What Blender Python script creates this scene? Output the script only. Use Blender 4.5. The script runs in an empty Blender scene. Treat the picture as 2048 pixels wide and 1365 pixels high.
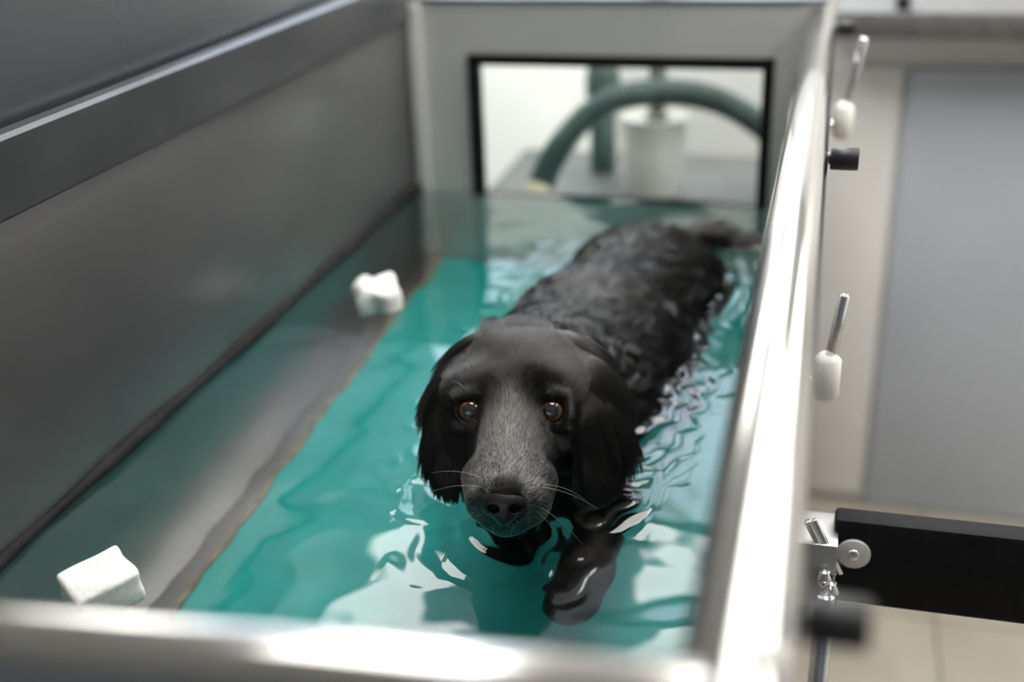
import bpy, bmesh, math, random
import numpy as np
from mathutils import Vector, Matrix

random.seed(7); np.random.seed(7)
scene = bpy.context.scene
COL = scene.collection

# ------------------------------------------------------------------ camera
FPX, IW, IH = 2350.0, 2048.0, 1365.0
def camdir(px, py):
    return np.array([px - IW/2, -(py - IH/2), -FPX], float)
_y = camdir(1700, -400); _y /= np.linalg.norm(_y)
_n = np.cross(camdir(1240, 117), camdir(2240, 133.5))
_x = np.cross(_n, _y); _x /= np.linalg.norm(_x)
if _x[0] < 0: _x = -_x
CM = np.array([_x, _y, np.cross(_x, _y)])       # camera -> world rotation
WZ = 0.90                                       # water level above the floor
CAM = np.array([0.0, 0.0, WZ + 0.56])
def ray(px, py):
    d = CM @ camdir(px, py); return d / np.linalg.norm(d)
def P(px, py, dist): return CAM + ray(px, py) * dist
def atz(px, py, z): d = ray(px, py); return CAM + d * ((z - CAM[2]) / d[2])
def aty(px, py, y): d = ray(px, py); return CAM + d * (y / d[1])

cd = bpy.data.cameras.new('camera'); co = bpy.data.objects.new('camera', cd); COL.objects.link(co)
cd.sensor_width = 36; cd.lens = FPX / IW * 36; cd.clip_start = 0.02
m4 = Matrix.Identity(4)
for i in range(3):
    for j in range(3): m4[i][j] = CM[i, j]
    m4[i][3] = CAM[i]
co.matrix_world = m4
cd.dof.use_dof = True; cd.dof.focus_distance = 0.975; cd.dof.aperture_fstop = 2.1
scene.camera = co

# ------------------------------------------------------------------ world, exposure
w = bpy.data.worlds.new('world'); scene.world = w; w.use_nodes = True
w.node_tree.nodes['Background'].inputs[0].default_value = (0.80, 0.90, 1.0, 1)
w.node_tree.nodes['Background'].inputs[1].default_value = 0.13
scene.view_settings.view_transform = 'Standard'; scene.view_settings.look = 'None'
scene.view_settings.gamma = 1.0; scene.view_settings.use_curve_mapping = False
scene.view_settings.exposure = 0.27
PANEL_POWER = 9.5                               # emission of the ceiling light diffusers

# ------------------------------------------------------------------ materials
def mat(name, color, rough=0.5, metal=0.0, noise=None, bump=None, coat=0.0, spec=0.5, emit=None, trans=0.0, ior=1.45, aniso=None):
    m = bpy.data.materials.new(name); m.use_nodes = True
    nt = m.node_tree; b = nt.nodes['Principled BSDF']
    b.inputs['Base Color'].default_value = (*color, 1); b.inputs['Roughness'].default_value = rough
    b.inputs['Metallic'].default_value = metal; b.inputs['Coat Weight'].default_value = coat
    b.inputs['Coat Roughness'].default_value = 0.05
    b.inputs['Specular IOR Level'].default_value = spec; b.inputs['IOR'].default_value = ior
    b.inputs['Transmission Weight'].default_value = trans
    if emit: b.inputs['Emission Color'].default_value = (*emit[0], 1); b.inputs['Emission Strength'].default_value = emit[1]
    tc = nt.nodes.new('ShaderNodeTexCoord')
    def tex(scale, stretch, detail):
        mp = nt.nodes.new('ShaderNodeMapping'); mp.inputs['Scale'].default_value = stretch
        nt.links.new(tc.outputs['Object'], mp.inputs[0])
        t = nt.nodes.new('ShaderNodeTexNoise'); t.inputs['Scale'].default_value = scale; t.inputs['Detail'].default_value = detail
        nt.links.new(mp.outputs[0], t.inputs[0]); return t
    if noise:                                    # (scale, stretch, colour2, lo, hi, rough_amount)
        t = tex(noise[0], noise[1], 5)
        r = nt.nodes.new('ShaderNodeValToRGB'); r.color_ramp.elements[0].position = noise[3]; r.color_ramp.elements[1].position = noise[4]
        r.color_ramp.elements[0].color = (*color, 1); r.color_ramp.elements[1].color = (*noise[2], 1)
        nt.links.new(t.outputs[0], r.inputs[0]); nt.links.new(r.outputs[0], b.inputs['Base Color'])
        if len(noise) > 5:
            mr = nt.nodes.new('ShaderNodeMapRange'); mr.inputs[3].default_value = rough - noise[5]; mr.inputs[4].default_value = rough + noise[5]
            nt.links.new(t.outputs[0], mr.inputs[0]); nt.links.new(mr.outputs[0], b.inputs['Roughness'])
    if bump:                                     # (scale, stretch, strength, distance)
        t = tex(bump[0], bump[1], 4); bp = nt.nodes.new('ShaderNodeBump')
        bp.inputs['Strength'].default_value = bump[2]; bp.inputs['Distance'].default_value = bump[3]
        nt.links.new(t.outputs[0], bp.inputs['Height']); nt.links.new(bp.outputs[0], b.inputs['Normal'])
    return m

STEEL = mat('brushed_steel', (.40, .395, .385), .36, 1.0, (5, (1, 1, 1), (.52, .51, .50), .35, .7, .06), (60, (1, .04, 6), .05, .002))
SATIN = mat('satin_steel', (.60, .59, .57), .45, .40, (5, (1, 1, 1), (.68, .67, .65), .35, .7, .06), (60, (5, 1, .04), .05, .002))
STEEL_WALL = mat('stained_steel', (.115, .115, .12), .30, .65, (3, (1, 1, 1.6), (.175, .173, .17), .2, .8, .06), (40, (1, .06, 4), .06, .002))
DARKP = mat('darkened_panel', (.045, .05, .058), .28, .5, (3, (1, 1, 1.6), (.065, .068, .075), .2, .8, .04), (40, (1, .06, 4), .05, .002))  # dark base colour also carries the lens vignetting at upper left
RIMM = mat('darkened_steel', (.095, .098, .105), .30, .7, (4, (1, 1, 1.6), (.14, .14, .145), .35, .7, .06), (60, (1, .04, 6), .05, .002))  # rim steel darkened, with some lens vignetting put into its colour
CHROME = mat('polished_steel', (.50, .487, .465), .15, 1.0, (90, (6, .05, 6), (.45, .44, .425), .4, .6, .04))
SHINY = mat('chrome', (.8, .8, .8), .12, 1.0, (30, (1, 1, 1), (.7, .7, .7), .4, .6))
RUBBER = mat('black_rubber', (.012, .012, .014), .45, 0, (60, (1, 1, 1), (.02, .02, .023), .4, .6, .05))
MENISC = mat('dark_meniscus', (.010, .010, .010), .75, 0, (30, (1, 1, 1), (.022, .022, .022), .4, .7, .05), spec=.2)  # black colour for the dark reflection in the meniscus
BARM = mat('black_bar', (.006, .006, .007), .6, 0, (60, (1, 1, 1), (.010, .010, .011), .4, .6, .05), spec=.2)
BELT = mat('teal_belt', (.020, .47, .435), .6, 0, (14, (1, 1, 1), (.028, .55, .51), .35, .7, .05), (500, (1, 1, 1), .2, .001))
EDGE = mat('tan_belt_edge', (.36, .30, .20), .6, 0, (40, (1, 1, 1), (.24, .20, .14), .4, .6))
PLASTIC_W = mat('white_plastic', (.88, .87, .83), .35, 0, (8, (1, 1, 1), (.84, .83, .78), .4, .6))
FOAM = mat('white_foam', (.86, .86, .84), .8, 0, (30, (1, 1, 1), (.80, .79, .76), .4, .6), (160, (1, 1, 1), .4, .002))
WALLW = mat('white_paint', (.84, .83, .80), .6, 0, (2, (1, 1, 1), (.80, .79, .77), .4, .6), (120, (1, 1, 1), .08, .002))
CEILM = mat('ceiling_paint', (.85, .84, .82), .8, 0, (3, (1, 1, 1), (.80, .80, .78), .4, .6))
TILE = mat('beige_tile', (.36, .33, .27), .35, 0, (5, (1, 1, 1), (.31, .28, .23), .35, .65, .06))
GROUT = mat('grout', (.30, .27, .22), .9, 0, (20, (1, 1, 1), (.24, .22, .18), .4, .6))
CABW = mat('white_laminate', (.80, .79, .75), .4, 0, (3, (1, 1, 1), (.77, .76, .73), .4, .6))
CABG = mat('grey_blue_laminate', (.50, .53, .58), .35, 0, (3, (1, 1, 1), (.47, .50, .55), .4, .6, .04))
COUNTER = mat('grey_counter', (.13, .125, .12), .5, 0, (40, (1, 1, 1), (.10, .097, .095), .4, .6))
HOSE = mat('green_grey_hose', (.085, .12, .11), .45, 0, (20, (1, 1, 1), (.06, .09, .085), .4, .6))
GREYP = mat('grey_plastic', (.28, .28, .27), .45, 0, (10, (1, 1, 1), (.24, .24, .24), .4, .6))
PLINTH = mat('grey_plinth', (.12, .12, .117), .5, 0, (6, (1, 1, 1), (.095, .095, .092), .4, .6))
BRASS = mat('pale_brass', (.72, .62, .38), .4, .4, (20, (1, 1, 1), (.80, .74, .60), .4, .6))
LAMP = mat('light_diffuser', (.9, .9, .9), .5, 0, (3, (1, 1, 1), (.88, .88, .88), .4, .6), emit=((1.0, .975, .94), PANEL_POWER))
WATER = mat('water', (1, 1, 1), 0.0, 0, trans=1.0, ior=1.333)
def glass_mat():
    m = bpy.data.materials.new('pane_glass'); m.use_nodes = True; nt = m.node_tree; nt.nodes.clear()
    o = nt.nodes.new('ShaderNodeOutputMaterial'); mx = nt.nodes.new('ShaderNodeMixShader')
    t = nt.nodes.new('ShaderNodeBsdfTransparent'); t.inputs[0].default_value = (.93, .96, .95, 1)
    g = nt.nodes.new('ShaderNodeBsdfGlossy'); g.inputs['Roughness'].default_value = .02
    fr = nt.nodes.new('ShaderNodeFresnel'); fr.inputs[0].default_value = 1.5
    nt.links.new(fr.outputs[0], mx.inputs[0]); nt.links.new(t.outputs[0], mx.inputs[1]); nt.links.new(g.outputs[0], mx.inputs[2])
    nt.links.new(mx.outputs[0], o.inputs[0]); return m
GLASS = glass_mat()

# ------------------------------------------------------------------ mesh helpers
def link(name, me, m=None, parent=None, smooth=False, kind=None, label=None, cat=None, group=None):
    o = bpy.data.objects.new(name, me); COL.objects.link(o)
    if m is not None: me.materials.append(m)
    if parent is not None: o.parent = parent; o.matrix_parent_inverse = parent.matrix_world.inverted()
    if smooth: me.shade_smooth()
    if kind: o['kind'] = kind
    if label: o['label'] = label
    if cat: o['category'] = cat
    if group: o['group'] = group
    return o
def empty(name, loc, label, cat, group=None):
    o = bpy.data.objects.new(name, None); COL.objects.link(o); o.location = loc; o.empty_display_size = .05
    o['label'] = label; o['category'] = cat
    if group: o['group'] = group
    bpy.context.view_layer.update(); return o
def from_bm(bm, name):
    me = bpy.data.meshes.new(name); bmesh.ops.recalc_face_normals(bm, faces=bm.faces); bm.to_mesh(me); bm.free(); return me
def box(name, lo, hi, m, parent=None, bevel=0.002, seg=2, **kw):
    bm = bmesh.new(); bmesh.ops.create_cube(bm, size=1)
    lo, hi = Vector(lo), Vector(hi)
    for v in bm.verts: v.co = Vector([(lo[i]+hi[i])/2 + v.co[i]*(hi[i]-lo[i]) for i in range(3)])
    if bevel: bmesh.ops.bevel(bm, geom=bm.edges[:], offset=bevel, segments=seg, affect='EDGES', profile=.5)
    o = link(name, from_bm(bm, name), m, parent, **kw)
    if bevel: o.data.shade_smooth(); o.data.set_sharp_from_angle(angle=math.radians(40))
    return o
def sweep(name, pts, radii, m, parent=None, seg=16, caps=True, **kw):
    pts = [Vector(p) for p in pts]; n = len(pts)
    if not hasattr(radii, '__len__'): radii = [radii]*n
    bm = bmesh.new(); rings = []; prev = None
    for i, p in enumerate(pts):
        t = (pts[min(i+1, n-1)] - pts[max(i-1, 0)]).normalized()
        if prev is None:
            a = Vector((0, 0, 1)) if abs(t.z) < .9 else Vector((1, 0, 0)); u = t.cross(a).normalized()
        else: u = (prev - t*prev.dot(t)).normalized()
        prev = u; v = t.cross(u)
        rings.append([bm.verts.new(p + (u*math.cos(2*math.pi*k/seg) + v*math.sin(2*math.pi*k/seg))*radii[i]) for k in range(seg)])
    for a, b in zip(rings, rings[1:]):
        for k in range(seg): bm.faces.new((a[k], a[(k+1) % seg], b[(k+1) % seg], b[k]))
    if caps: bm.faces.new(rings[0][::-1]); bm.faces.new(rings[-1])
    o = link(name, from_bm(bm, name), m, parent, **kw)
    o.data.shade_smooth(); o.data.set_sharp_from_angle(angle=math.radians(50)); return o
def rod(name, a, b, r, m, parent=None, cham=None, seg=20, **kw):
    a, b = Vector(a), Vector(b); d = (b-a).normalized(); c = cham if cham is not None else r*.15
    return sweep(name, [a, a+d*c, b-d*c, b], [r-c, r, r, r-c], m, parent, seg, **kw)
def lathe(name, prof, center, m, parent=None, seg=32, **kw):
    bm = bmesh.new(); c = Vector(center); rings = []
    for r, z in prof:
        rings.append([bm.verts.new(c + Vector((r*math.cos(2*math.pi*k/seg), r*math.sin(2*math.pi*k/seg), z))) for k in range(seg)])
    for a, b in zip(rings, rings[1:]):
        for k in range(seg): bm.faces.new((a[k], a[(k+1) % seg], b[(k+1) % seg], b[k]))
    bm.faces.new(rings[0]); bm.faces.new(rings[-1])
    o = link(name, from_bm(bm, name), m, parent, **kw); o.data.shade_smooth(); o.data.set_sharp_from_angle(angle=math.radians(45)); return o
def frame(name, x0, x1, z0, z1, y0, y1, t, m, parent):
    """rectangular frame of four bars in the xz plane, one mesh"""
    bm = bmesh.new()
    for lo, hi in (((x0, y0, z0), (x0+t, y1, z1)), ((x1-t, y0, z0), (x1, y1, z1)), ((x0+t, y0, z1-t), (x1-t, y1, z1)), ((x0+t, y0, z0), (x1-t, y1, z0+t))):
        r = bmesh.ops.create_cube(bm, size=1)
        for v in r['verts']: v.co = Vector([(lo[i]+hi[i])/2 + v.co[i]*(hi[i]-lo[i]) for i in range(3)])
    return link(name, from_bm(bm, name), m, parent)

# ------------------------------------------------------------------ the room
XL, XR, YB, YF, CEIL = -2.6, 2.4, 3.3, -1.6, 2.62
fl = box('floor', (XL, YF, -.06), (XR, YB, -.006), GROUT, bevel=0, kind='structure')
ts = 0.33; tm = None
for i in range(-1, 7):
    for j in range(0, 10):
        x0, y0 = -.05 + i*ts, .02 + j*ts
        if tm is None:
            t = box('tile', (0, 0, -.0065), (ts-.004, ts-.004, 0), TILE, bevel=.0015, seg=1); tm = t.data
        else:
            t = bpy.data.objects.new('tile', tm); COL.objects.link(t)
        t.location = (x0, y0, 0); t.parent = fl
box('wall_back', (XL, YB, 0), (XR, YB+.1, CEIL), WALLW, bevel=0, kind='structure')
win = empty('window_1', (-.35, YB, 1.5), 'wide frosted window high in the back wall', 'window'); del win['category']; win['kind'] = 'structure'
SKYP = mat('frosted_daylight_pane', (.8, .85, .9), .5, 0, (4, (1, 1, 1), (.78, .83, .9), .4, .6), emit=((.62, .80, 1.0), 3.6))
wx0, wx1, wz0, wz1 = -1.35, .15, 1.66, 2.52
frame('window_frame', wx0-.05, wx1+.05, wz0-.05, wz1+.05, YB-.03, YB+.01, .05, PLASTIC_W, win)
for k in range(3):
    xa = wx0 + (wx1-wx0)*k/3; xb = wx0 + (wx1-wx0)*(k+1)/3
    box('pane', (xa+.02, YB-.016, wz0), (xb-.02, YB-.004, wz1), SKYP, win, bevel=0)
    if k: box('mullion', (xa-.022, YB-.028, wz0), (xa+.022, YB-.001, wz1), PLASTIC_W, win, bevel=.002)
box('wall_right', (XR, YF, 0), (XR+.1, YB, CEIL), WALLW, bevel=0, kind='structure')
box('wall_left', (XL-.1, YF, 0), (XL, YB, CEIL), WALLW, bevel=0, kind='structure')
box('ceiling', (XL-.1, YF, CEIL), (XR+.1, YB+.1, CEIL+.08), CEILM, bevel=0, kind='structure')
lights = [(-.17, 2.55), (-1.30, 2.50), (.05, 1.20), (1.35, 1.2), (1.25, 2.5)]
names = ['ceiling light panel by the back wall above the steel rail end', 'ceiling light panel by the back wall left of the tank', 'ceiling light panel straight above the dog in the tank',
         'ceiling light panel above the floor beside the tank', 'ceiling light panel above the counter cabinet']
for (lx, ly), nm in zip(lights, names):
    e = empty('ceiling_light', (lx, ly, CEIL-.03), 'square white ' + nm, 'light', 'ceiling light panels')
    bm = bmesh.new(); hw, hl = .3, .6
    box('diffuser', (lx-hw, ly-hl, CEIL-.022), (lx+hw, ly+hl, CEIL-.012), LAMP, e, bevel=0)
    for lo, hi in (((-hw-.02, -hl-.02), (hw+.02, -hl)), ((-hw-.02, hl), (hw+.02, hl+.02)), ((-hw-.02, -hl), (-hw, hl)), ((hw, -hl), (hw+.02, hl))):
        r = bmesh.ops.create_cube(bm, size=1)
        for v in r['verts']:
            v.co = Vector((lx + (lo[0]+hi[0])/2 + v.co.x*(hi[0]-lo[0]), ly + (lo[1]+hi[1])/2 + v.co.y*(hi[1]-lo[1]), CEIL-.015 + v.co.z*.03))
    link('trim_frame', from_bm(bm, 'trim_frame'), PLASTIC_W, e)

# ------------------------------------------------------------------ the treadmill tank
TXL, TXR, TYF, TYE = -.64, -.016, .315, 1.77
RZ = WZ + .273                                  # rail axis height
BZ = WZ - .33                                   # belt top
tank = empty('treadmill_tank', (-.33, 1.05, 0), 'stainless steel underwater treadmill tank half full of water', 'tank')
box('base', (TXL-.02, TYF-.02, 0.0), (TXR+.02, TYE+.03, BZ-.03), STEEL, tank)
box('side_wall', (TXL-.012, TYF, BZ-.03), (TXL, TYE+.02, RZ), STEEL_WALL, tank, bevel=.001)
# folded rim along the side wall: a flat band standing a little proud of the wall, with a rounded top edge
bm = bmesh.new()
prof = [(TXL+.002, RZ-.001), (TXL+.006, RZ+.001), (TXL+.006, RZ+.061), (TXL+.003, RZ+.065), (TXL-.008, RZ+.066), (TXL-.014, RZ+.063), (TXL-.014, RZ-.02)]
ra = [bm.verts.new((x, TYF, z)) for x, z in prof]; rb = [bm.verts.new((x, TYE+.02, z)) for x, z in prof]
for k in range(len(prof)): bm.faces.new((ra[k], ra[(k+1) % len(prof)], rb[(k+1) % len(prof)], rb[k]))
bm.faces.new(ra[::-1]); bm.faces.new(rb)
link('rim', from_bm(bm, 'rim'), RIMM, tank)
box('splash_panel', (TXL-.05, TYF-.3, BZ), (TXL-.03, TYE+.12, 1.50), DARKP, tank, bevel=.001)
box('panel_bracket', (TXL-.032, TYF+.1, RZ-.01), (TXL-.012, TYE-.02, RZ+.02), STEEL, tank, bevel=.001)
sweep('meniscus_strip', [(TXL+.002, y, WZ+.004+.0015*math.sin(y*9)) for y in np.linspace(TYF+.01, TYE-.002, 40)],
      [.0068+.0018*math.sin(y*23) for y in np.linspace(TYF+.01, TYE-.002, 40)], MENISC, tank, 10)  # added dark strip standing in for the meniscus reflecting dark at the wall
# end wall with its black framed window
WX0, WX1, WZ0, WZ1 = -.543, -.079, WZ-.02, CAM[2]-.342
ETOP = CAM[2]-.262
ew = bpy.data.objects.new('end_wall', bpy.data.meshes.new('end_wall')); COL.objects.link(ew)
bm = bmesh.new()
for lo, hi in (((TXL, TYE, BZ-.03), (WX0, TYE+.014, ETOP)), ((WX1, TYE, BZ-.03), (TXR+.004, TYE+.014, ETOP)),
               ((WX0, TYE, WZ1), (WX1, TYE+.014, ETOP)), ((WX0, TYE, BZ-.03), (WX1, TYE+.014, WZ0))):
    r = bmesh.ops.create_cube(bm, size=1)
    for v in r['verts']: v.co = Vector([(lo[i]+hi[i])/2 + v.co[i]*(hi[i]-lo[i]) for i in range(3)])
bm.to_mesh(ew.data); bm.free(); ew.data.materials.append(SATIN); ew.parent = tank; ew.matrix_parent_inverse = tank.matrix_world.inverted()
wf = frame('window_frame', WX0-.002, WX1+.002, WZ0-.002, WZ1+.002, TYE-.007, TYE+.016, .0165, BARM, tank)
box('pane', (WX0+.010, TYE+.003, WZ0+.010), (WX1-.010, TYE+.009, WZ1-.010), GLASS, wf, bevel=0)
box('corner_post', (TXL, TYE-.012, WZ-.3), (TXL+.022, TYE, ETOP), SATIN, tank, bevel=.004)
box('top_flange', (TXL-.01, TYE-.004, ETOP), (TXR+.01, TYE+.035, ETOP+.006), RIMM, tank, bevel=.002)
# front and door side
box('front_wall', (TXL, TYF-.014, BZ-.03), (TXR, TYF, RZ-.01), STEEL, tank, bevel=.001)
rod('front_rail', (TXL-.01, TYF-.047, RZ-.002), (TXR, TYF+.005, RZ-.002), .021, CHROME, tank, seg=40)
dp = frame('door_frame', TXR-.012, TXR+.012, 0, 1, 0, 1, .01, STEEL, tank); bpy.data.objects.remove(dp)
bm = bmesh.new()
for lo, hi in (((TXR-.010, TYF, BZ-.03), (TXR+.010, TYE, BZ+.06)), ((TXR-.010, TYF, RZ-.045), (TXR+.010, TYE, RZ-.012)),
               ((TXR-.010, TYF, BZ+.06), (TXR+.010, TYF+.05, RZ-.045)), ((TXR-.010, TYE-.05, BZ+.06), (TXR+.010, TYE, RZ-.045))):
    r = bmesh.ops.create_cube(bm, size=1)
    for v in r['verts']: v.co = Vector([(lo[i]+hi[i])/2 + v.co[i]*(hi[i]-lo[i]) for i in range(3)])
door = link('door', from_bm(bm, 'door'), STEEL, tank)
box('door_panel', (TXR-.006, TYF+.045, BZ+.055), (TXR+.006, TYE-.045, RZ-.04), STEEL, door, bevel=0)
rod('door_rail', (TXR, TYF-.2, RZ), (TXR, 2.12, RZ), .021, CHROME, tank, seg=48)
# belt
box('belt', (-.605, TYF+.01, BZ-.02), (TXR-.012, TYE-.004, BZ), BELT, tank, bevel=.004)
box('belt_edge', (-.612, TYF+.01, BZ-.02), (-.605, TYE-.004, BZ+.003), EDGE, tank, bevel=.001)
box('floor_plate', (TXL, TYF, BZ-.03), (-.612, TYE, BZ-.012), STEEL, tank, bevel=0)
# black bumpers on the outside of the rail
for y in (.383, 1.045, 1.723):
    x0 = TXR + .013
    rod('bumper_stem', (x0-.004, y, RZ), (x0+.012, y, RZ), .0055, SHINY, tank)
    rod('bumper', (x0+.010, y, RZ), (x0+.034, y, RZ), (.0100), RUBBER, tank, cham=.0012, seg=28)
rr_ = ray(1540, 1325); oc = np.array([CAM[0]-TXR, CAM[2]-RZ]); dv = np.array([rr_[0], rr_[2]])
A_, B_, C_ = dv @ dv, oc @ dv, oc @ oc - .021**2; hit = CAM + rr_*((-B_ - math.sqrt(max(B_*B_ - A_*C_, 0)))/A_)
bn = np.array([hit[0]-TXR, 0, hit[2]-RZ]); bn /= np.linalg.norm(bn)
rod('rail_bolt', hit - bn*.002, hit + bn*.0045, .0058, PLASTIC_W, tank, cham=.0022, seg=24)
# lever latches on the outside of the door: white roller and a leaning steel pin
for (kx, ky, rx, ry, yy) in ((1686, 240, 1729, 75, 1.50), (1652, 752, 1690, 588, .98)):
    k = aty(kx, ky, yy); r_ = aty(rx, ry, yy); d = (r_-k)/np.linalg.norm(r_-k)
    lt = rod('latch_knob', k - d*.0*0 - np.array([0, 0, .024]), k + np.array([0, 0, .022]), .0125, PLASTIC_W, tank, cham=.006, seg=24)
    rod('latch_pin', k + d*.012, r_, .0050, SHINY, lt, cham=.002, seg=14)
    rod('latch_stem', (TXR+.008, k[1], k[2]-.006), k + np.array([-.004, 0, -.006]), .005, SHINY, lt, seg=14)
# hinge and the black bar that juts out from the door side
by = .93
b0 = aty(1672, 1012, by); b1 = aty(1672, 1190, by)
bar = box('side_bar', (b0[0], by-.012, b1[2]), (b0[0]+.62, by+.012, b0[2]-.007), BARM, tank, bevel=.004)
sc_ = aty(1707, 1107, by-.012)
rod('bar_washer', sc_ + np.array([0, .002, 0]), sc_ + np.array([0, -.003, 0]), .0148, SATIN, bar, cham=.001, seg=32)
rod('bar_screw', sc_, sc_ + np.array([0, -.006, 0]), .006, SHINY, bar, cham=.002, seg=16)
h0 = aty(1614, 1042, by-.03); h1 = aty(1668, 1150, by-.03)
hg = box('hinge_plate', (TXR+.008, by-.035, b1[2]), (b0[0]+.004, by+.02, h0[2]-.02), STEEL, tank, bevel=.002)
rod('hinge_link', h0, h1, .0035, SHINY, hg)
rod('hinge_link', h0+np.array([.006, 0, .002]), h1+np.array([.006, 0, .002]), .0025, SHINY, hg)
for q in ((1648, 1156), (1661, 1180)):
    c = aty(q[0], q[1], by-.04); lathe('hinge_nut', [(.001, .009), (.005, .0075), (.0075, .002), (.0075, -.002), (.005, -.0075), (.001, -.009)], c, SHINY, hg, seg=16)
pr = aty(1652, 1190, by-.06)
rod('hinge_post', (pr[0], by-.06, .3), (pr[0], by-.06, pr[2]), .009, SHINY, tank)
box('post_foot', (TXR+.006, by-.075, .3), (pr[0]+.012, by-.045, .33), STEEL, tank)

# ------------------------------------------------------------------ cabinet to the right
cy = 2.42
cx = aty(1738, 900, cy-.02)[0]
cab = empty('counter_cabinet', (.4, cy+.3, 0), 'white and blue-grey counter cabinet standing beyond the steel rail', 'cabinet')
box('body', (-.02, cy, .0), (1.7, cy+.6, 1.062), CABW, cab)
box('door', (-.015, cy-.018, .02), (cx-.008, cy, .985), CABW, cab, bevel=.003)
box('door', (cx, cy-.022, .004), (cx+.62, cy, .985), CABG, cab, bevel=.003)
box('door', (cx+.63, cy-.022, .004), (cx+1.25, cy, .985), CABG, cab, bevel=.003)
box('worktop', (-.02, cy-.15, 1.062), (1.72, cy+.61, 1.110), COUNTER, cab, bevel=.006)
kt = aty(1800, 4, cy)
box('worktop_clip', (kt[0]-.012, cy-.135, 1.105), (kt[0]+.012, cy-.06, 1.137), RUBBER, cab)

# ------------------------------------------------------------------ behind the tank, seen through its window
pl = box('pump_plinth', (-.62, TYE+.06, 0), (-.03, 2.40, .80), PLINTH, bevel=.006, label='low grey pump housing behind the end of the tank', cat='plinth')
wbx = aty(1192, 240, 2.55)[0]
wb = box('white_board', (-.95-wbx, -.012, 0), (0, .012, 1.5), WALLW, bevel=.006,
         label='white board leaning behind the tank window at left', cat='board')
wb.location = (wbx, 2.43, .004); wb.rotation_euler = (math.radians(-20), 0, 0)
bc = aty(1308, 300, 2.12); br = .058
bk = empty('bucket', (bc[0], 2.12, .80), 'white plastic bucket standing on the grey pump housing', 'bucket')
ztop = aty(1308, 232, 2.12)[2]
lathe('body', [(br*.88, .801), (br*.91, .803), (br*.97, ztop-.035), (br*1.03, ztop-.034), (br*1.03, ztop-.006), (br*1.04, ztop-.005), (br*1.04, ztop), (br*1.0, ztop+.002), (br*.94, ztop-.004), (br*.80, .83)],
      (bc[0], 2.12, 0), PLASTIC_W, bk)
pp = aty(1312, 180, 2.08)
hp = empty('drain_pipe', (pp[0], 2.10, ztop-.05), 'grey vertical pipe hanging down into the white bucket', 'pipe')
rod('pipe', (pp[0], 2.10, ztop-.06), (pp[0], 2.10, 1.60), .0160, GREYP, hp)
rod('elbow', (pp[0], 2.10, 1.575), (pp[0], 2.10, 1.625), .019, GREYP, hp)
rod('wall_run', (pp[0], 2.10, 1.60), (pp[0], YB+.01, 1.60), .0145, GREYP, hp)
rod('collar', (pp[0], 2.10, ztop-.01), (pp[0], 2.10, ztop+.012), .0200, GREYP, hp)
hpts = [aty(x, y, d) for x, y, d in ((1082, 372, 1.90), (1098, 330, 1.92), (1130, 280, 1.95), (1180, 226, 1.98), (1240, 195, 2.0), (1310, 185, 2.03), (1380, 188, 2.06), (1440, 203, 2.09), (1500, 235, 2.12), (1550, 280, 2.14), (1580, 345, 2.15))]
def smooth_path(pts, n):
    pts = np.array(pts); out = []
    ext = np.vstack([2*pts[0]-pts[1], pts, 2*pts[-1]-pts[-2]])
    for i in range(len(pts)-1):
        p0, p1, p2, p3 = ext[i:i+4]
        for t in np.linspace(0, 1, n, endpoint=False):
            out.append(.5*((2*p1) + (-p0+p2)*t + (2*p0-5*p1+4*p2-p3)*t*t + (-p0+3*p1-3*p2+p3)*t**3))
    out.append(pts[-1]); return np.array(out)
hs = empty('drain_hose', hpts[0], 'dark green corrugated hose arching behind the tank window', 'hose')
sp = smooth_path(hpts, 26)
sweep('hose_tube', sp, [.0205 + (.0032 if (i//2) % 2 else -.0022) for i in range(len(sp))], HOSE, hs, 20)
e0, e1 = Vector(sp[0]), Vector(sp[4]); dd = (e0-e1).normalized()
rod('hose_coupling', e0 + dd*.030, e0 - dd*.004, .021, BRASS, hs, seg=20)
pz = aty(1206, 150, 2.25)
st = empty('pump_valve', (pz[0], 2.25, .80), 'dark grey valve column behind the arching hose', 'valve')
rod('column', (pz[0], 2.25, .80), (pz[0], 2.25, aty(1206, 200, 2.25)[2]), .026, HOSE, st)
lathe('head', [(.004, .0), (.03, .0), (.034, .02), (.034, .05), (.028, .075), (.018, .09), (.016, .11), (.004, .112)], (pz[0], 2.25, aty(1206, 205, 2.25)[2]), HOSE, st, 24)
rod('cap', (pz[0], 2.25, aty(1206, 160, 2.25)[2]+.02), (pz[0], 2.25, aty(1206, 128, 2.25)[2]), .017, GREYP, st)

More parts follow.
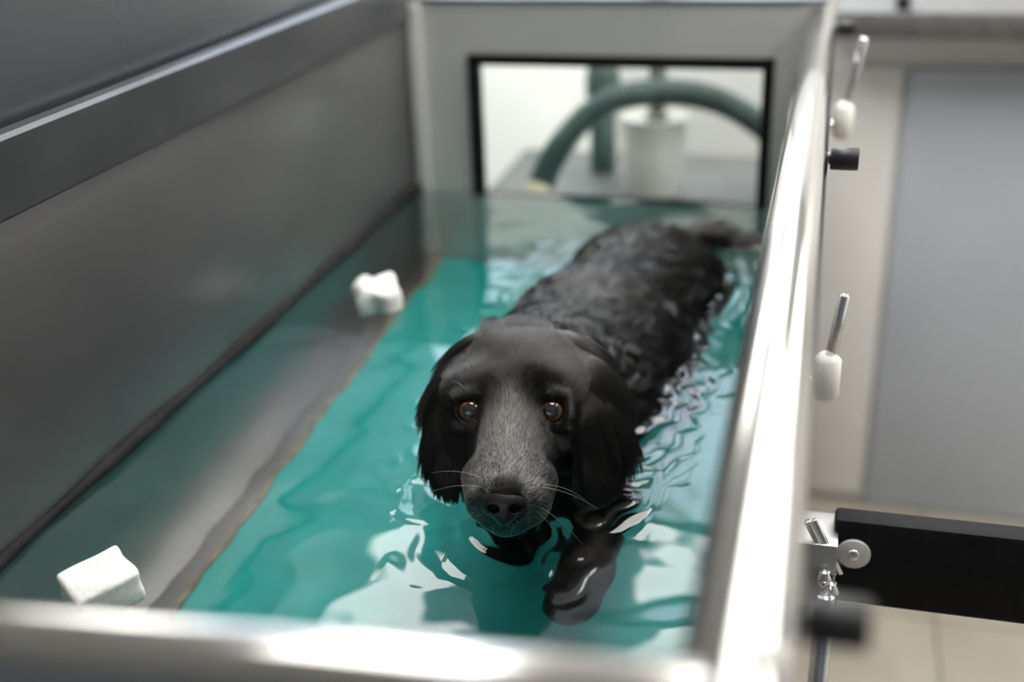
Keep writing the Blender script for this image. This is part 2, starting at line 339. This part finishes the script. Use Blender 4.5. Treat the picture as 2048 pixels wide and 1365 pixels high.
# ------------------------------------------------------------------ floating foam blocks
def foam(name, center, size, rot, label, rough, bev=.13):
    bm = bmesh.new(); bmesh.ops.create_cube(bm, size=1)
    for v in bm.verts: v.co = Vector((v.co.x*size[0], v.co.y*size[1], v.co.z*size[2]))
    bmesh.ops.bevel(bm, geom=bm.edges[:], offset=min(size)*bev, segments=3, affect='EDGES', profile=.6)
    bmesh.ops.subdivide_edges(bm, edges=[e for e in bm.edges if e.calc_length() > min(size)*.4], cuts=5, use_grid_fill=True)
    rs = np.random.RandomState(int(rough*1e6) + 3)
    ph = rs.rand(3, 3)*6
    for v in bm.verts:
        n = Vector([math.sin(v.co.x*170+ph[i][0]) * math.cos(v.co.y*150+ph[i][1]) + .6*math.sin(v.co.z*260+ph[i][2]+v.co.x*90) for i in range(3)])
        v.co += n*rough
    R = Matrix.Rotation(rot[2], 3, 'Z') @ Matrix.Rotation(rot[1], 3, 'Y') @ Matrix.Rotation(rot[0], 3, 'X')
    for v in bm.verts: v.co = R @ v.co
    o = link(name, from_bm(bm, name), FOAM, None, True, None, label, 'foam', 'foam pieces floating on the water'); o.location = center; return o
f1 = atz(757, 612, WZ); foam('foam_block', (f1[0], f1[1], WZ+.012), (.054, .054, .040), (.15, -.1, .5), 'ragged white foam piece floating by the wall far from the camera', .0032, .30)
f2 = atz(202, 1205, WZ); foam('foam_block', (f2[0], f2[1]+.004, WZ+.010), (.042, .052, .036), (.12, .16, -.62), 'square white foam block floating nearest the front rail', .0009)

# ------------------------------------------------------------------ the dog (implicit surface)
def smin(a, b, k):
    h = np.clip(.5 + .5*(b-a)/k, 0, 1); return b*(1-h) + a*h - k*h*(1-h)
def smax(a, b, k): return -smin(-a, -b, k)
RT, UP, FW = CM[:, 0], CM[:, 1], CM[:, 2]      # image right / image up / towards the camera
class Cap:
    def __init__(s, a, b, ra, rb, k=.02, flat=None, grp='body'):
        s.a, s.b, s.ra, s.rb, s.k, s.flat, s.grp = np.array(a, float), np.array(b, float), ra, rb, k, flat, grp
        R = max(ra, rb); s.lo = np.minimum(s.a, s.b) - R - k*1.3; s.hi = np.maximum(s.a, s.b) + R + k*1.3
    def __call__(s, X):
        a, b = s.a, s.b
        if s.flat is not None:                   # thinner along an axis
            n, f = s.flat
            q = X - a; X = a + q + np.multiply.outer(q @ n, n)*(1/f-1); bb = b - a; b = a + bb + n*(bb @ n)*(1/f-1)
        ab = b - a; q = X - a; t = np.clip((q @ ab)/(ab @ ab), 0, 1)
        d = np.linalg.norm(q - np.multiply.outer(t, ab), axis=-1) - (s.ra + (s.rb-s.ra)*t)
        return d*(s.flat[1]**.5 if s.flat is not None else 1)
class Ell:
    def __init__(s, c, ax, r, k=.02, grp='body'):
        s.c, s.ax, s.r, s.k, s.grp = np.array(c, float), np.array(ax, float), np.array(r, float), k, grp
        R = max(r); s.lo = s.c - R - k*1.3; s.hi = s.c + R + k*1.3
    def __call__(s, X):
        q = (X - s.c) @ s.ax.T; k0 = np.linalg.norm(q/s.r, axis=-1); k1 = np.linalg.norm(q/s.r**2, axis=-1) + 1e-9
        return k0*(k0-1)/k1
WAX = np.eye(3); CAX = np.array([RT, UP, FW])
def bx_(x, y, dz): return np.array([x, y, WZ+dz])
DE = 1.012                                       # distance of the eyes
skullc = P(1046, 782, 1.075)
prims = [
    # trunk
    Cap(bx_(-.245, 1.06, -.035), bx_(-.236, 1.20, -.022), .092, .104, .03),
    Cap(bx_(-.236, 1.20, -.022), bx_(-.214, 1.40, -.030), .104, .098, .03),
    Cap(bx_(-.214, 1.40, -.030), bx_(-.205, 1.47, -.034), .098, .088, .03),
    Cap(bx_(-.245, 1.10, .035), bx_(-.222, 1.36, .032), .042, .040, .03),          # back ridge
    Cap(bx_(-.290, 1.07, -.01), bx_(-.285, 1.13, .018), .034, .028, .03),          # shoulder blades
    Cap(bx_(-.195, 1.07, -.01), bx_(-.190, 1.13, .018), .034, .028, .03),
    Cap(bx_(-.255, 1.46, -.02), bx_(-.250, 1.43, .0), .045, .04, .03),             # haunches
    Cap(bx_(-.165, 1.46, -.02), bx_(-.165, 1.43, .0), .045, .04, .03),
    Cap(bx_(-.25, 1.00, -.09), bx_(-.245, 1.10, -.07), .075, .09, .03),            # chest
    # neck
    Cap(P(1038, 775, 1.10), bx_(-.247, 1.09, -.005), .060, .088, .03, grp='neck'),
    # skull, brow, muzzle
    Ell(skullc, CAX, (.0555, .0520, .062), .02, 'head'),
    Cap(P(1036, 838, 1.074), P(1018, 986, .974), .047, .0285, .02, grp='head'),
    Cap(P(1022, 800, 1.036), P(1011, 978, .953), .0235, .0205, .016, grp='head'),   # bridge
    Cap(P(974, 1002, .972), P(964, 958, .985), .0175, .017, .012, grp='head'),       # lips
    Cap(P(1058, 1005, .972), P(1074, 963, .985), .0182, .017, .012, grp='head'),
    Cap(P(1011, 1036, .968), P(1018, 1020, 1.02), .0150, .022, .012, grp='head'),   # chin
    Ell(P(950, 782, 1.040), CAX, (.026, .021, .024), .016, 'head'),                 # brows
    Ell(P(1098, 782, 1.040), CAX, (.026, .021, .024), .016, 'head'),
    Ell(P(940, 862, 1.046), CAX, (.019, .036, .024), .02, 'head'),                  # cheeks
    Ell(P(1124, 862, 1.046), CAX, (.019, .036, .024), .02, 'head'),
    # legs
    Cap(bx_(-.205, 1.04, -.09), bx_(-.186, 1.00, -.165), .040, .031, .02, grp='leg'),
    Cap(bx_(-.186, 1.00, -.165), bx_(-.186, .890, -.150), .030, .027, .015, grp='leg'),
    Cap(bx_(-.186, .890, -.150), bx_(-.188, .850, -.165), .029, .027, .012, grp='leg'),
    Cap(bx_(-.295, 1.05, -.09), bx_(-.300, 1.06, -.19), .040, .030, .02, grp='leg'),
    Cap(bx_(-.300, 1.06, -.19), bx_(-.300, 1.08, -.315), .026, .020, .015, grp='leg'),
    Cap(bx_(-.300, 1.08, -.315), bx_(-.300, 1.045, -.317), .021, .018, .01, grp='leg'),
    Cap(bx_(-.262, 1.45, -.06), bx_(-.268, 1.43, -.16), .055, .036, .02, grp='leg'),
    Cap(bx_(-.268, 1.43, -.16), bx_(-.268, 1.50, -.235), .030, .020, .015, grp='leg'),
    Cap(bx_(-.268, 1.50, -.235), bx_(-.268, 1.48, -.315), .018, .018, .012, grp='leg'),
    Cap(bx_(-.268, 1.48, -.315), bx_(-.268, 1.445, -.317), .020, .017, .01, grp='leg'),
    Cap(bx_(-.160, 1.45, -.06), bx_(-.154, 1.40, -.15), .055, .036, .02, grp='leg'),
    Cap(bx_(-.154, 1.40, -.15), bx_(-.154, 1.43, -.24), .030, .020, .015, grp='leg'),
    Cap(bx_(-.154, 1.43, -.24), bx_(-.154, 1.38, -.313), .018, .018, .012, grp='leg'),
    Cap(bx_(-.154, 1.38, -.313), bx_(-.154, 1.345, -.316), .020, .017, .01, grp='leg'),
    # tail
    Cap(bx_(-.200, 1.51, .0), bx_(-.145, 1.575, .004), .030, .020, .02, grp='tail'),
    Cap(bx_(-.145, 1.575, .004), bx_(-.070, 1.575, -.002), .019, .008, .015, grp='tail'),
]
def earchain(pts, width, thick, nrm):
    out = []
    for i, ((a, b), (wa, wb)) in enumerate(zip(zip(pts, pts[1:]), zip(width, width[1:]))):
        out.append(Cap(a, b, wa, wb, .024 if i == 0 else .014, (nrm, thick if i else .7), 'ear'))
    return out
nL = -.62*RT + .05*UP + .75*FW; nL /= np.linalg.norm(nL)
nR = .62*RT + .05*UP + .75*FW; nR /= np.linalg.norm(nR)
earL = earchain([P(955, 724, 1.078), P(907, 782, 1.062), P(895, 865, 1.048), P(897, 950, 1.046)], [.020, .0175, .0195, .0185], .36, nL)
earR = earchain([P(1140, 720, 1.078), P(1190, 778, 1.060), P(1209, 868, 1.042), P(1201, 952, 1.036)], [.022, .0205, .0235, .0225], .36, nR)
prims += earL + earR
def sdf_all(X, plist=None):
    d = np.full(X.shape[:-1], 1.0)
    for p in (plist or prims): d = smin(d, p(X), p.k)
    return d
def march(px, py):
    t = .8; r = ray(px, py)
    for _ in range(200):
        d = float(sdf_all((CAM + r*t)[None])[0])
        if d < 1e-5: break
        t += d*.8
    return t
EYES = []
for (px, py) in ((941, 822), (1102, 823)):
    t = march(px, py); EYES.append(P(px, py, t + .0085)); print('eye dist', round(t, 4))
ER = .0136
nose_t = march(1008, 1012); print('nose dist', round(nose_t, 4))
NOSE = P(1008, 1014, nose_t + .006)

def feature(X, d):
    for e in EYES:                               # socket, then a lid rim around the ball
        g = (CAM - e)/np.linalg.norm(CAM - e)
        q = X - e; h = q @ g; rad = np.linalg.norm(q - np.multiply.outer(h, g), axis=-1)
        lid = np.sqrt((rad - .0122)**2 + (h - .0068)**2) - .0032
        d = smin(d, lid, .006)
        d = smin(d, Ell(e + UP*.0134 + FW*.0064, CAX, (.0140, .0048, .0070), 0)(X), .004)
        d = smin(d, Ell(e - UP*.0140 + FW*.0055, CAX, (.0130, .0042, .0065), 0)(X), .004)
        d = smax(d, -(np.linalg.norm(q, axis=-1) - ER*1.005), .0012)
    return d
# grid
def axis(segs):
    out = [segs[0][0]]
    for a, b, h in segs:
        n = max(1, int(round((b-a)/h))); out += list(np.linspace(a, b, n+1)[1:])
    return np.array(out)
gx = axis([(-.40, -.36, .004), (-.36, -.10, .0021), (-.10, -.045, .004)])
gy = axis([(.66, .99, .0021), (.99, 1.12, .004), (1.12, 1.62, .006)])
gz = axis([(WZ-.36, WZ-.20, .005), (WZ-.20, WZ-.02, .0035), (WZ-.02, WZ+.19, .0021)])
F = np.full((len(gx), len(gy), len(gz)), 1.0, np.float32)
def sub(lo, hi):
    s = []
    for g, a, b in zip((gx, gy, gz), lo, hi): s.append(slice(max(0, np.searchsorted(g, a)-1), min(len(g), np.searchsorted(g, b)+1)))
    return tuple(s)
def pts_of(s):
    A = np.meshgrid(gx[s[0]], gy[s[1]], gz[s[2]], indexing='ij'); return np.stack(A, -1)
for p in prims:
    s = sub(p.lo, p.hi)
    if any(q.start >= q.stop for q in s): continue
    F[s] = smin(F[s], p(pts_of(s)), p.k)
for e in EYES:
    s = sub(e-.035, e+.035); F[s] = feature(pts_of(s), F[s])
def surface_nets(F, gx, gy, gz):
    S = F < 0
    nx, ny, nz = F.shape
    c = [S[i:nx-1+i, j:ny-1+j, k:nz-1+k] for i in (0, 1) for j in (0, 1) for k in (0, 1)]
    cnt = sum(a.astype(np.int8) for a in c); act = (cnt > 0) & (cnt < 8)
    idx = -np.ones(act.shape, np.int64); cells = np.argwhere(act); idx[act] = np.arange(len(cells))
    acc = np.zeros((len(cells), 3)); num = np.zeros(len(cells))
    corners = [(i, j, k) for i in (0, 1) for j in (0, 1) for k in (0, 1)]
    val = {co_: F[cells[:, 0]+co_[0], cells[:, 1]+co_[1], cells[:, 2]+co_[2]] for co_ in corners}
    def pos(co_): return np.stack([gx[cells[:, 0]+co_[0]], gy[cells[:, 1]+co_[1]], gz[cells[:, 2]+co_[2]]], -1)
    for a in corners:
        for ax in range(3):
            if a[ax] == 0:
                b = list(a); b[ax] = 1; b = tuple(b)
                va, vb = val[a], val[b]; m = (va < 0) != (vb < 0)
                t = np.where(m, va/(va-vb+1e-12), 0)[:, None]; pp_ = pos(a)*(1-t) + pos(b)*t
                acc[m] += pp_[m]; num[m] += 1
    V = acc/num[:, None]; faces = []
    for ax in range(3):
        u, v = [(1, 2), (2, 0), (0, 1)][ax]
        n = [nx, ny, nz]; sl0 = [slice(None)]*3; sl1 = [slice(None)]*3
        sl0[ax] = slice(0, n[ax]-1); sl1[ax] = slice(1, n[ax])
        m = S[tuple(sl0)] != S[tuple(sl1)]
        E_ = np.argwhere(m); E_ = E_[(E_[:, u] > 0) & (E_[:, v] > 0) & (E_[:, u] < n[u]-1) & (E_[:, v] < n[v]-1)]
        ins = S[E_[:, 0], E_[:, 1], E_[:, 2]]
        def g(du, dv):
            q = E_.copy(); q[:, u] += du; q[:, v] += dv; return idx[q[:, 0], q[:, 1], q[:, 2]]
        Q = np.stack([g(-1, -1), g(0, -1), g(0, 0), g(-1, 0)], -1)
        Q[~ins] = Q[~ins][:, ::-1]; faces.append(Q)
    return V, np.vstack(faces)
V, Q = surface_nets(F, gx, gy, gz)
# light smoothing
e_ = np.vstack([Q[:, [0, 1]], Q[:, [1, 2]], Q[:, [2, 3]], Q[:, [3, 0]]])
for lam in (.5, -.3, .5):
    s = np.zeros_like(V); n = np.zeros(len(V))
    for a, b in ((0, 1), (1, 0)): np.add.at(s, e_[:, a], V[e_[:, b]]); np.add.at(n, e_[:, a], 1)
    V = V + lam*(s/np.maximum(n, 1)[:, None] - V)

SKIN = mat('black_coat_skin', (.006, .0055, .005), .5, 0, (60, (1, 1, 1), (.010, .009, .008), .4, .6), spec=.3)
dog = empty('dog', (-.23, 1.15, BZ), 'wet black long-eared dog standing in the water facing the camera', 'dog')
def mesh_np(name, V, Q):
    me = bpy.data.meshes.new(name); me.vertices.add(len(V)); me.vertices.foreach_set('co', V.astype(np.float32).ravel())
    k = Q.shape[1]; me.loops.add(Q.size); me.loops.foreach_set('vertex_index', Q.astype(np.int32).ravel())
    me.polygons.add(len(Q)); me.polygons.foreach_set('loop_start', np.arange(0, Q.size, k, dtype=np.int32)); me.update(); me.validate(); return me
body = link('body', mesh_np('body', V, Q), SKIN, dog, True)

# eyes
EYEB = mat('eye_ball', (.03, .02, .015), .08, 0, (80, (1, 1, 1), (.05, .03, .02), .4, .6), coat=1.0)
IRIS = mat('brown_iris', (.11, .042, .012), .12, 0, (220, (1, 1, 1), (.20, .08, .022), .35, .65), coat=1.0)
PUPIL = mat('pupil', (.018, .02, .024), .06, 0, (50, (1, 1, 1), (.022, .024, .028), .4, .6), coat=1.0)
def cap_mesh(name, c, g, r, a0, a1, m, parent, seg=40, rings=8, squash=0.0):
    u = np.cross(g, [0, 0, 1.]); u /= np.linalg.norm(u); v = np.cross(u, g); bm = bmesh.new(); rr = []
    for i in range(rings+1):
        a = a0 + (a1-a0)*i/rings
        rr.append([bm.verts.new(Vector(c + r*(math.cos(a)*g + math.sin(a)*(math.cos(t)*u + math.sin(t)*v)))) for t in np.linspace(0, 2*math.pi, seg, endpoint=False)])
    for a, b in zip(rr, rr[1:]):
        for k in range(seg): bm.faces.new((a[k], a[(k+1) % seg], b[(k+1) % seg], b[k]))
    if a0 < 1e-4: bmesh.ops.remove_doubles(bm, verts=bm.verts, dist=1e-7)
    return link(name, from_bm(bm, name), m, parent, True)
for i, e in enumerate(EYES):
    g = (CAM - e)/np.linalg.norm(CAM - e) + .03*UP
    g /= np.linalg.norm(g)
    eb = cap_mesh('eye', e, g, ER, 0, math.pi*.98, EYEB, dog, rings=24)
    cap_mesh('iris', e, g, ER*1.006, .40, .70, IRIS, eb, rings=6)
    cap_mesh('pupil', e, g, ER*1.012, .00001, .50, PUPIL, eb)

# nose pad with two nostrils
NOSEM = mat('black_nose', (.005, .005, .006), .28, 0, (120, (1, 1, 1), (.010, .009, .009), .4, .6), (900, (1, 1, 1), .5, .001), coat=.3)
hn = .0007
nlo, nhi = NOSE-.026, NOSE+.026
ax_ = [np.arange(nlo[i], nhi[i], hn) for i in range(3)]
X = np.stack(np.meshgrid(*ax_, indexing='ij'), -1); q = (X - NOSE) @ CAX.T
pad = Ell((0, .0015, 0), WAX, (.0185, .0120, .0105), 0)(q)
pad = smin(pad, Ell((0, .0085, -.003), WAX, (.0145, .0075, .0095), 0)(q), .006)
pad = smin(pad, Ell((0, -.008, .000), WAX, (.0065, .0075, .0075), 0)(q), .006)
for s in (-1, 1):
    pad = smax(pad, -Ell((s*.0088, -.0010, .0095), WAX, (.0052, .0037, .0085), 0)(q), .0012)
    pad = smax(pad, -Cap((s*.0105, -.0015, .0095), (s*.0165, .0005, .0055), .0013, .0008, 0)(q), .001)
pad = smax(pad, -Cap((0, .000, .0118), (0, -.016, .0082), .0006, .0008, 0)(q), .0012)
VN, QN = surface_nets(pad.astype(np.float32), *ax_)
link('nose', mesh_np('nose', VN, QN), NOSEM, dog, True)

# ------------------------------------------------------------------ fur
tri = np.vstack([Q[:, [0, 1, 2]], Q[:, [0, 2, 3]]])
ta, tb, tc_ = V[tri[:, 0]], V[tri[:, 1]], V[tri[:, 2]]
nrm = np.cross(tb-ta, tc_-ta); area = np.linalg.norm(nrm, axis=1)/2; nrm /= (2*area[:, None]+1e-15)
cen = (ta+tb+tc_)/3
vn = np.zeros_like(V)
for k in range(3): np.add.at(vn, tri[:, k], nrm*area[:, None])
vn /= np.linalg.norm(vn, axis=1)[:, None] + 1e-12
def group_d(X, g):
    d = np.full(len(X), 1.0)
    for p in prims:
        if p.grp == g: d = np.minimum(d, p(X))
    return d
GR = ['head', 'ear', 'neck', 'body', 'leg', 'tail']
gd = np.stack([group_d(cen, g) for g in GR], -1); gid = gd.argmin(1)
above = cen[:, 2] > WZ - .012
eyed = np.min([np.linalg.norm(cen - e, axis=1) for e in EYES], axis=0)
nosed = np.linalg.norm((cen - NOSE) @ CAX.T / np.array([.0185, .0165, .02]), axis=1)
def sines(X, n, lo, hi, seed):
    r = np.random.RandomState(seed); out = np.zeros(len(X))
    for _ in range(n):
        k = r.randn(3); k = k/np.linalg.norm(k)*r.uniform(lo, hi); out += np.sin(X @ k + r.rand()*6.28)
    return out/math.sqrt(n)
from mathutils import kdtree
def lock_dirs(root, D, lock, total, r):
    nc = max(12, int(total/lock[0]**2)); kd = kdtree.KDTree(nc); cs = root[r.choice(len(root), nc)]
    for i in range(nc): kd.insert(Vector(cs[i]), i)
    kd.balance(); inv = np.array([kd.find(Vector(p))[1] for p in root])
    D = D/np.linalg.norm(D, axis=1)[:, None]
    return D + (r.randn(nc, 3)*lock[1])[inv], inv
def make_fur(name, mask, count, nseg, length, lift, flow, radius, m, wave=0.0, clump=0.0, tint=None, seed=1, gravity=0.0, lock=None):
    r = np.random.RandomState(seed); ids = np.where(mask)[0]; pr_ = area[ids]/area[ids].sum()
    t = ids[r.choice(len(ids), count, p=pr_)]
    a, b = r.rand(count), r.rand(count); f = a+b > 1; a[f], b[f] = 1-a[f], 1-b[f]
    root = ta[t] + (tb[t]-ta[t])*a[:, None] + (tc_[t]-ta[t])*b[:, None]
    N = vn[tri[t, 0]]*(1-a-b)[:, None] + vn[tri[t, 1]]*a[:, None] + vn[tri[t, 2]]*b[:, None]; N /= np.linalg.norm(N, axis=1)[:, None]
    D = flow(root)
    if lock: D, inv = lock_dirs(root, D, lock, area[ids].sum(), r)
    D = D + r.randn(count, 3)*.06
    D -= N*np.sum(D*N, 1)[:, None]; D /= np.linalg.norm(D, axis=1)[:, None] + 1e-9
    L = length(root)*r.uniform(.65, 1.15, count) if callable(length) else length*r.uniform(.65, 1.15, count)
    lf = lift(root) if callable(lift) else np.full(count, lift)
    lf = lf*r.uniform(.6, 1.4, count)
    B = np.cross(N, D)
    if wave:
        w1 = sines(root, 6, 60, 160, seed+5); w2 = sines(root, 6, 60, 160, seed+6)
    pts = np.zeros((count, nseg+1, 3)); pts[:, 0] = root; dirn = D + N*lf[:, None]
    for s in range(1, nseg+1):
        u = s/nseg
        d = dirn + N*(-lf*u*.9)[:, None]
        if wave: d = d + B*(wave*w1*math.sin(u*4.2+.4))[:, None] + N*(wave*.5*w2*math.cos(u*4))[:, None] + B*(wave*w2*.5)[:, None]
        if gravity: d = d + np.array([0, 0, -gravity*u])
        d /= np.linalg.norm(d, axis=1)[:, None]
        pts[:, s] = pts[:, s-1] + d*(L/nseg)[:, None]
    if clump:                                    # wet locks: strands pull to a shared tip
        c = np.zeros((inv.max()+1, 3)); n = np.zeros(inv.max()+1); np.add.at(c, inv, pts[:, -1]); np.add.at(n, inv, 1); c /= np.maximum(n, 1)[:, None]
        for s in range(1, nseg+1):
            u = (s/nseg)**1.3*.7; tgt = c[inv] + (pts[:, s]-pts[:, -1])
            pts[:, s] = pts[:, s]*(1-u) + tgt*u
    hc = bpy.data.hair_curves.new(name); hc.add_curves([nseg+1]*count)
    hc.attributes['position'].data.foreach_set('vector', pts.astype(np.float32).ravel()) if 'position' in hc.attributes else hc.points.foreach_set('position', pts.astype(np.float32).ravel())
    ra_ = hc.attributes.get('radius') or hc.attributes.new('radius', 'FLOAT', 'POINT')
    rad = radius*np.linspace(1, .25, nseg+1)[None]*r.uniform(.8, 1.2, count)[:, None]
    ra_.data.foreach_set('value', rad.astype(np.float32).ravel())
    ti = hc.attributes.new('tint', 'FLOAT', 'CURVE'); tv = tint(root) if tint is not None else np.zeros(count)
    ti.data.foreach_set('value', np.clip(tv + r.randn(count)*.08*(tv > .02), 0, 1).astype(np.float32))
    o = bpy.data.objects.new(name, hc); COL.objects.link(o); hc.materials.append(m)
    o.parent = dog; o.matrix_parent_inverse = dog.matrix_world.inverted(); o['kind'] = 'stuff'; return o
def hair_mat(name, c0, c1, rough):
    m = bpy.data.materials.new(name); m.use_nodes = True; nt = m.node_tree; nt.nodes.clear()
    o = nt.nodes.new('ShaderNodeOutputMaterial'); h = nt.nodes.new('ShaderNodeBsdfHairPrincipled')
    h.parametrization = 'COLOR'; h.inputs['Roughness'].default_value = rough; h.inputs['Radial Roughness'].default_value = .5
    a = nt.nodes.new('ShaderNodeAttribute'); a.attribute_name = 'tint'
    mx = nt.nodes.new('ShaderNodeMix'); mx.data_type = 'RGBA'
    mx.inputs[6].default_value = (*c0, 1); mx.inputs[7].default_value = (*c1, 1)
    nt.links.new(a.outputs['Fac'], mx.inputs[0]); nt.links.new(mx.outputs[2], h.inputs['Color']); nt.links.new(h.outputs[0], o.inputs[0]); return m
FURM = hair_mat('black_fur', (.005, .0042, .0036), (.50, .47, .44), .16)
def flow_head(X):
    d = X - (NOSE + FW*.02 - UP*.004); d /= np.linalg.norm(d, axis=1)[:, None]
    return d
EARO = P(1046, 690, 1.085)
def flow_ear(X):
    d = X - EARO; d /= np.linalg.norm(d, axis=1)[:, None]
    w_ = np.clip((X[:, 2] - WZ - .075)/.05, 0, 1)[:, None]
    return d*w_ + np.array([0, -.06, -1.0])*(1.05-w_)
def flow_body(X):
    cx_ = np.interp(X[:, 1], [1.0, 1.2, 1.4], [-.246, -.236, -.212])
    return np.stack([(X[:, 0]-cx_)*7, np.full(len(X), .9), -.35*np.ones(len(X))], -1)
PATCH = [P(x, y, march(x, y)) for x, y in ((984, 790), (1064, 786))]
def lift_head(X):                                # the velvety upright fur above the inner eye corners
    d = np.min([np.linalg.norm((X - p) @ CAX.T / np.array([.010, .013, .02]), axis=1) for p in PATCH], axis=0)
    return .20 + 1.6*np.exp(-d**2)
def tint_head(X):
    q = (X - NOSE) @ CAX.T
    front = np.exp(-(np.linalg.norm(q/np.array([.040, .026, .05]), axis=1))**2*1.2)
    bridge = .12*np.exp(-((q[:, 0]/.016)**2 + ((q[:, 1]-.048)/.030)**2))
    return .95*front*np.clip(.65 + .4*sines(X, 5, 200, 500, 3), 0, 1) + bridge
head_m = (gid == 0) & above & (eyed > .0172) & (nosed > .95)
make_fur('head_fur', head_m, 90000, 4, lambda X: np.interp(np.linalg.norm(X-NOSE, axis=1), [.02, .05, .09, .14], [.0028, .0038, .0062, .0110]),
         lift_head, flow_head, 0.00010, FURM, tint=tint_head, lock=(.005, .08), seed=11)
ear_m = (gid == 1) & above
make_fur('ear_fur', ear_m, 30000, 9, lambda X: np.clip((X[:, 2]-WZ-.002)*.9, .012, .060), .05, flow_ear, .00011, FURM, wave=.05, clump=1, lock=(.006, .06), seed=12, gravity=.9)
neck_m = (gid == 2) & above
make_fur('neck_fur', neck_m, 34000, 7, .042, .50, flow_body, .00013, FURM, wave=.30, clump=1, lock=(.013, .34), seed=13, gravity=.25)
body_m = ((gid == 3) | (gid == 5)) & above
make_fur('body_fur', body_m, 70000, 6, .030, .25, flow_body, .00014, FURM, wave=.20, clump=1, lock=(.016, .26), seed=14, gravity=.15)
tl = (gid == 5) & (cen[:, 2] > WZ-.02)
make_fur('tail_fur', tl, 4000, 6, .045, .3, lambda X: np.tile(np.array([.9, .2, -.25]), (len(X), 1)), .00012, FURM, wave=.3, clump=1, lock=(.012, .2), seed=15)

# whiskers
wl = []
for (sx, sy, ex, ey, dd_) in ((960, 955, 862, 947, 1), (965, 975, 862, 985, 1), (955, 1000, 925, 1010, 1), (1085, 975, 1195, 1018, 1), (1088, 970, 1170, 1000, 1), (1080, 1015, 1165, 1090, 1), (1075, 1025, 1120, 1085, 1), (1090, 985, 1110, 1000, 1), (948, 800, 905, 762, 2), (960, 1025, 920, 1050, 1)):
    t0 = march(sx, sy); p0 = P(sx, sy, t0); p1 = P(ex, ey, t0 + (.02 if dd_ == 1 else .0)); mid = (p0+p1)/2 + UP*.006
    wl.append([p0*(1-u)**2 + 2*mid*u*(1-u) + p1*u*u for u in np.linspace(0, 1, 9)])
hc = bpy.data.hair_curves.new('whiskers'); hc.add_curves([9]*len(wl))
hc.attributes['position'].data.foreach_set('vector', np.array(wl, np.float32).ravel())
ra_ = hc.attributes.new('radius', 'FLOAT', 'POINT'); ra_.data.foreach_set('value', np.tile(np.linspace(.0002, .00006, 9), len(wl)).astype(np.float32))
WHISK = mat('pale_whisker', (.45, .42, .38), .35, 0, (20, (1, 1, 1), (.35, .33, .30), .4, .6)); hc.materials.append(WHISK)
o = bpy.data.objects.new('whiskers', hc); COL.objects.link(o); o.parent = dog; o.matrix_parent_inverse = dog.matrix_world.inverted(); o['kind'] = 'stuff'

# ------------------------------------------------------------------ water surface
wx = np.linspace(TXL+.0005, TXR-.0105, 230); wy = np.linspace(TYF+.0005, TYE-.0075, 520)
WX, WY = np.meshgrid(wx, wy, indexing='ij'); PT = np.stack([WX, WY, np.zeros_like(WX)], -1).reshape(-1, 3)
rs = np.random.RandomState(21); hgt = np.zeros(len(PT))
for lo, hi, amp, n in ((14, 35, .0008, 7), (40, 90, .00026, 10), (110, 220, .00006, 12)):
    for _ in range(n):
        a = rs.rand()*6.283; k = rs.uniform(lo, hi); hgt += amp/math.sqrt(n)*np.sin(PT[:, 0]*k*math.cos(a) + PT[:, 1]*k*math.sin(a) + rs.rand()*6.28)
zi = np.searchsorted(gz, WZ); sl = F[:, :, zi]
ix = np.clip(np.interp(PT[:, 0], gx, np.arange(len(gx))), 0, len(gx)-1.001); iy = np.clip(np.interp(PT[:, 1], gy, np.arange(len(gy))), 0, len(gy)-1.001)
i0, j0 = ix.astype(int), iy.astype(int); fx, fy = ix-i0, iy-j0
dd_ = sl[i0, j0]*(1-fx)*(1-fy) + sl[i0+1, j0]*fx*(1-fy) + sl[i0, j0+1]*(1-fx)*fy + sl[i0+1, j0+1]*fx*fy
dd_ = np.where((PT[:, 0] < gx[0]) | (PT[:, 1] < gy[0]) | (PT[:, 1] > gy[-1]), 1, dd_)
dp_ = np.clip(dd_, 0, 1); rag = sines(PT, 8, 60, 200, 9)
hgt += .0035*np.exp(-dp_/.006) + .0011*np.exp(-dp_/.05)*np.sin(dp_*230 + rag*1.2)
wall = np.minimum(PT[:, 0]-TXL, 1); hgt += .003*np.exp(-wall/.006)
WV = np.stack([PT[:, 0], PT[:, 1], WZ + hgt], -1)
n0, n1 = WX.shape; I = np.arange(n0*n1).reshape(n0, n1)
WQ = np.stack([I[:-1, :-1].ravel(), I[1:, :-1].ravel(), I[1:, 1:].ravel(), I[:-1, 1:].ravel()], -1)
link('water', mesh_np('water', WV, WQ), WATER, None, True, 'stuff', 'clear rippling water filling the steel treadmill tank', 'water')
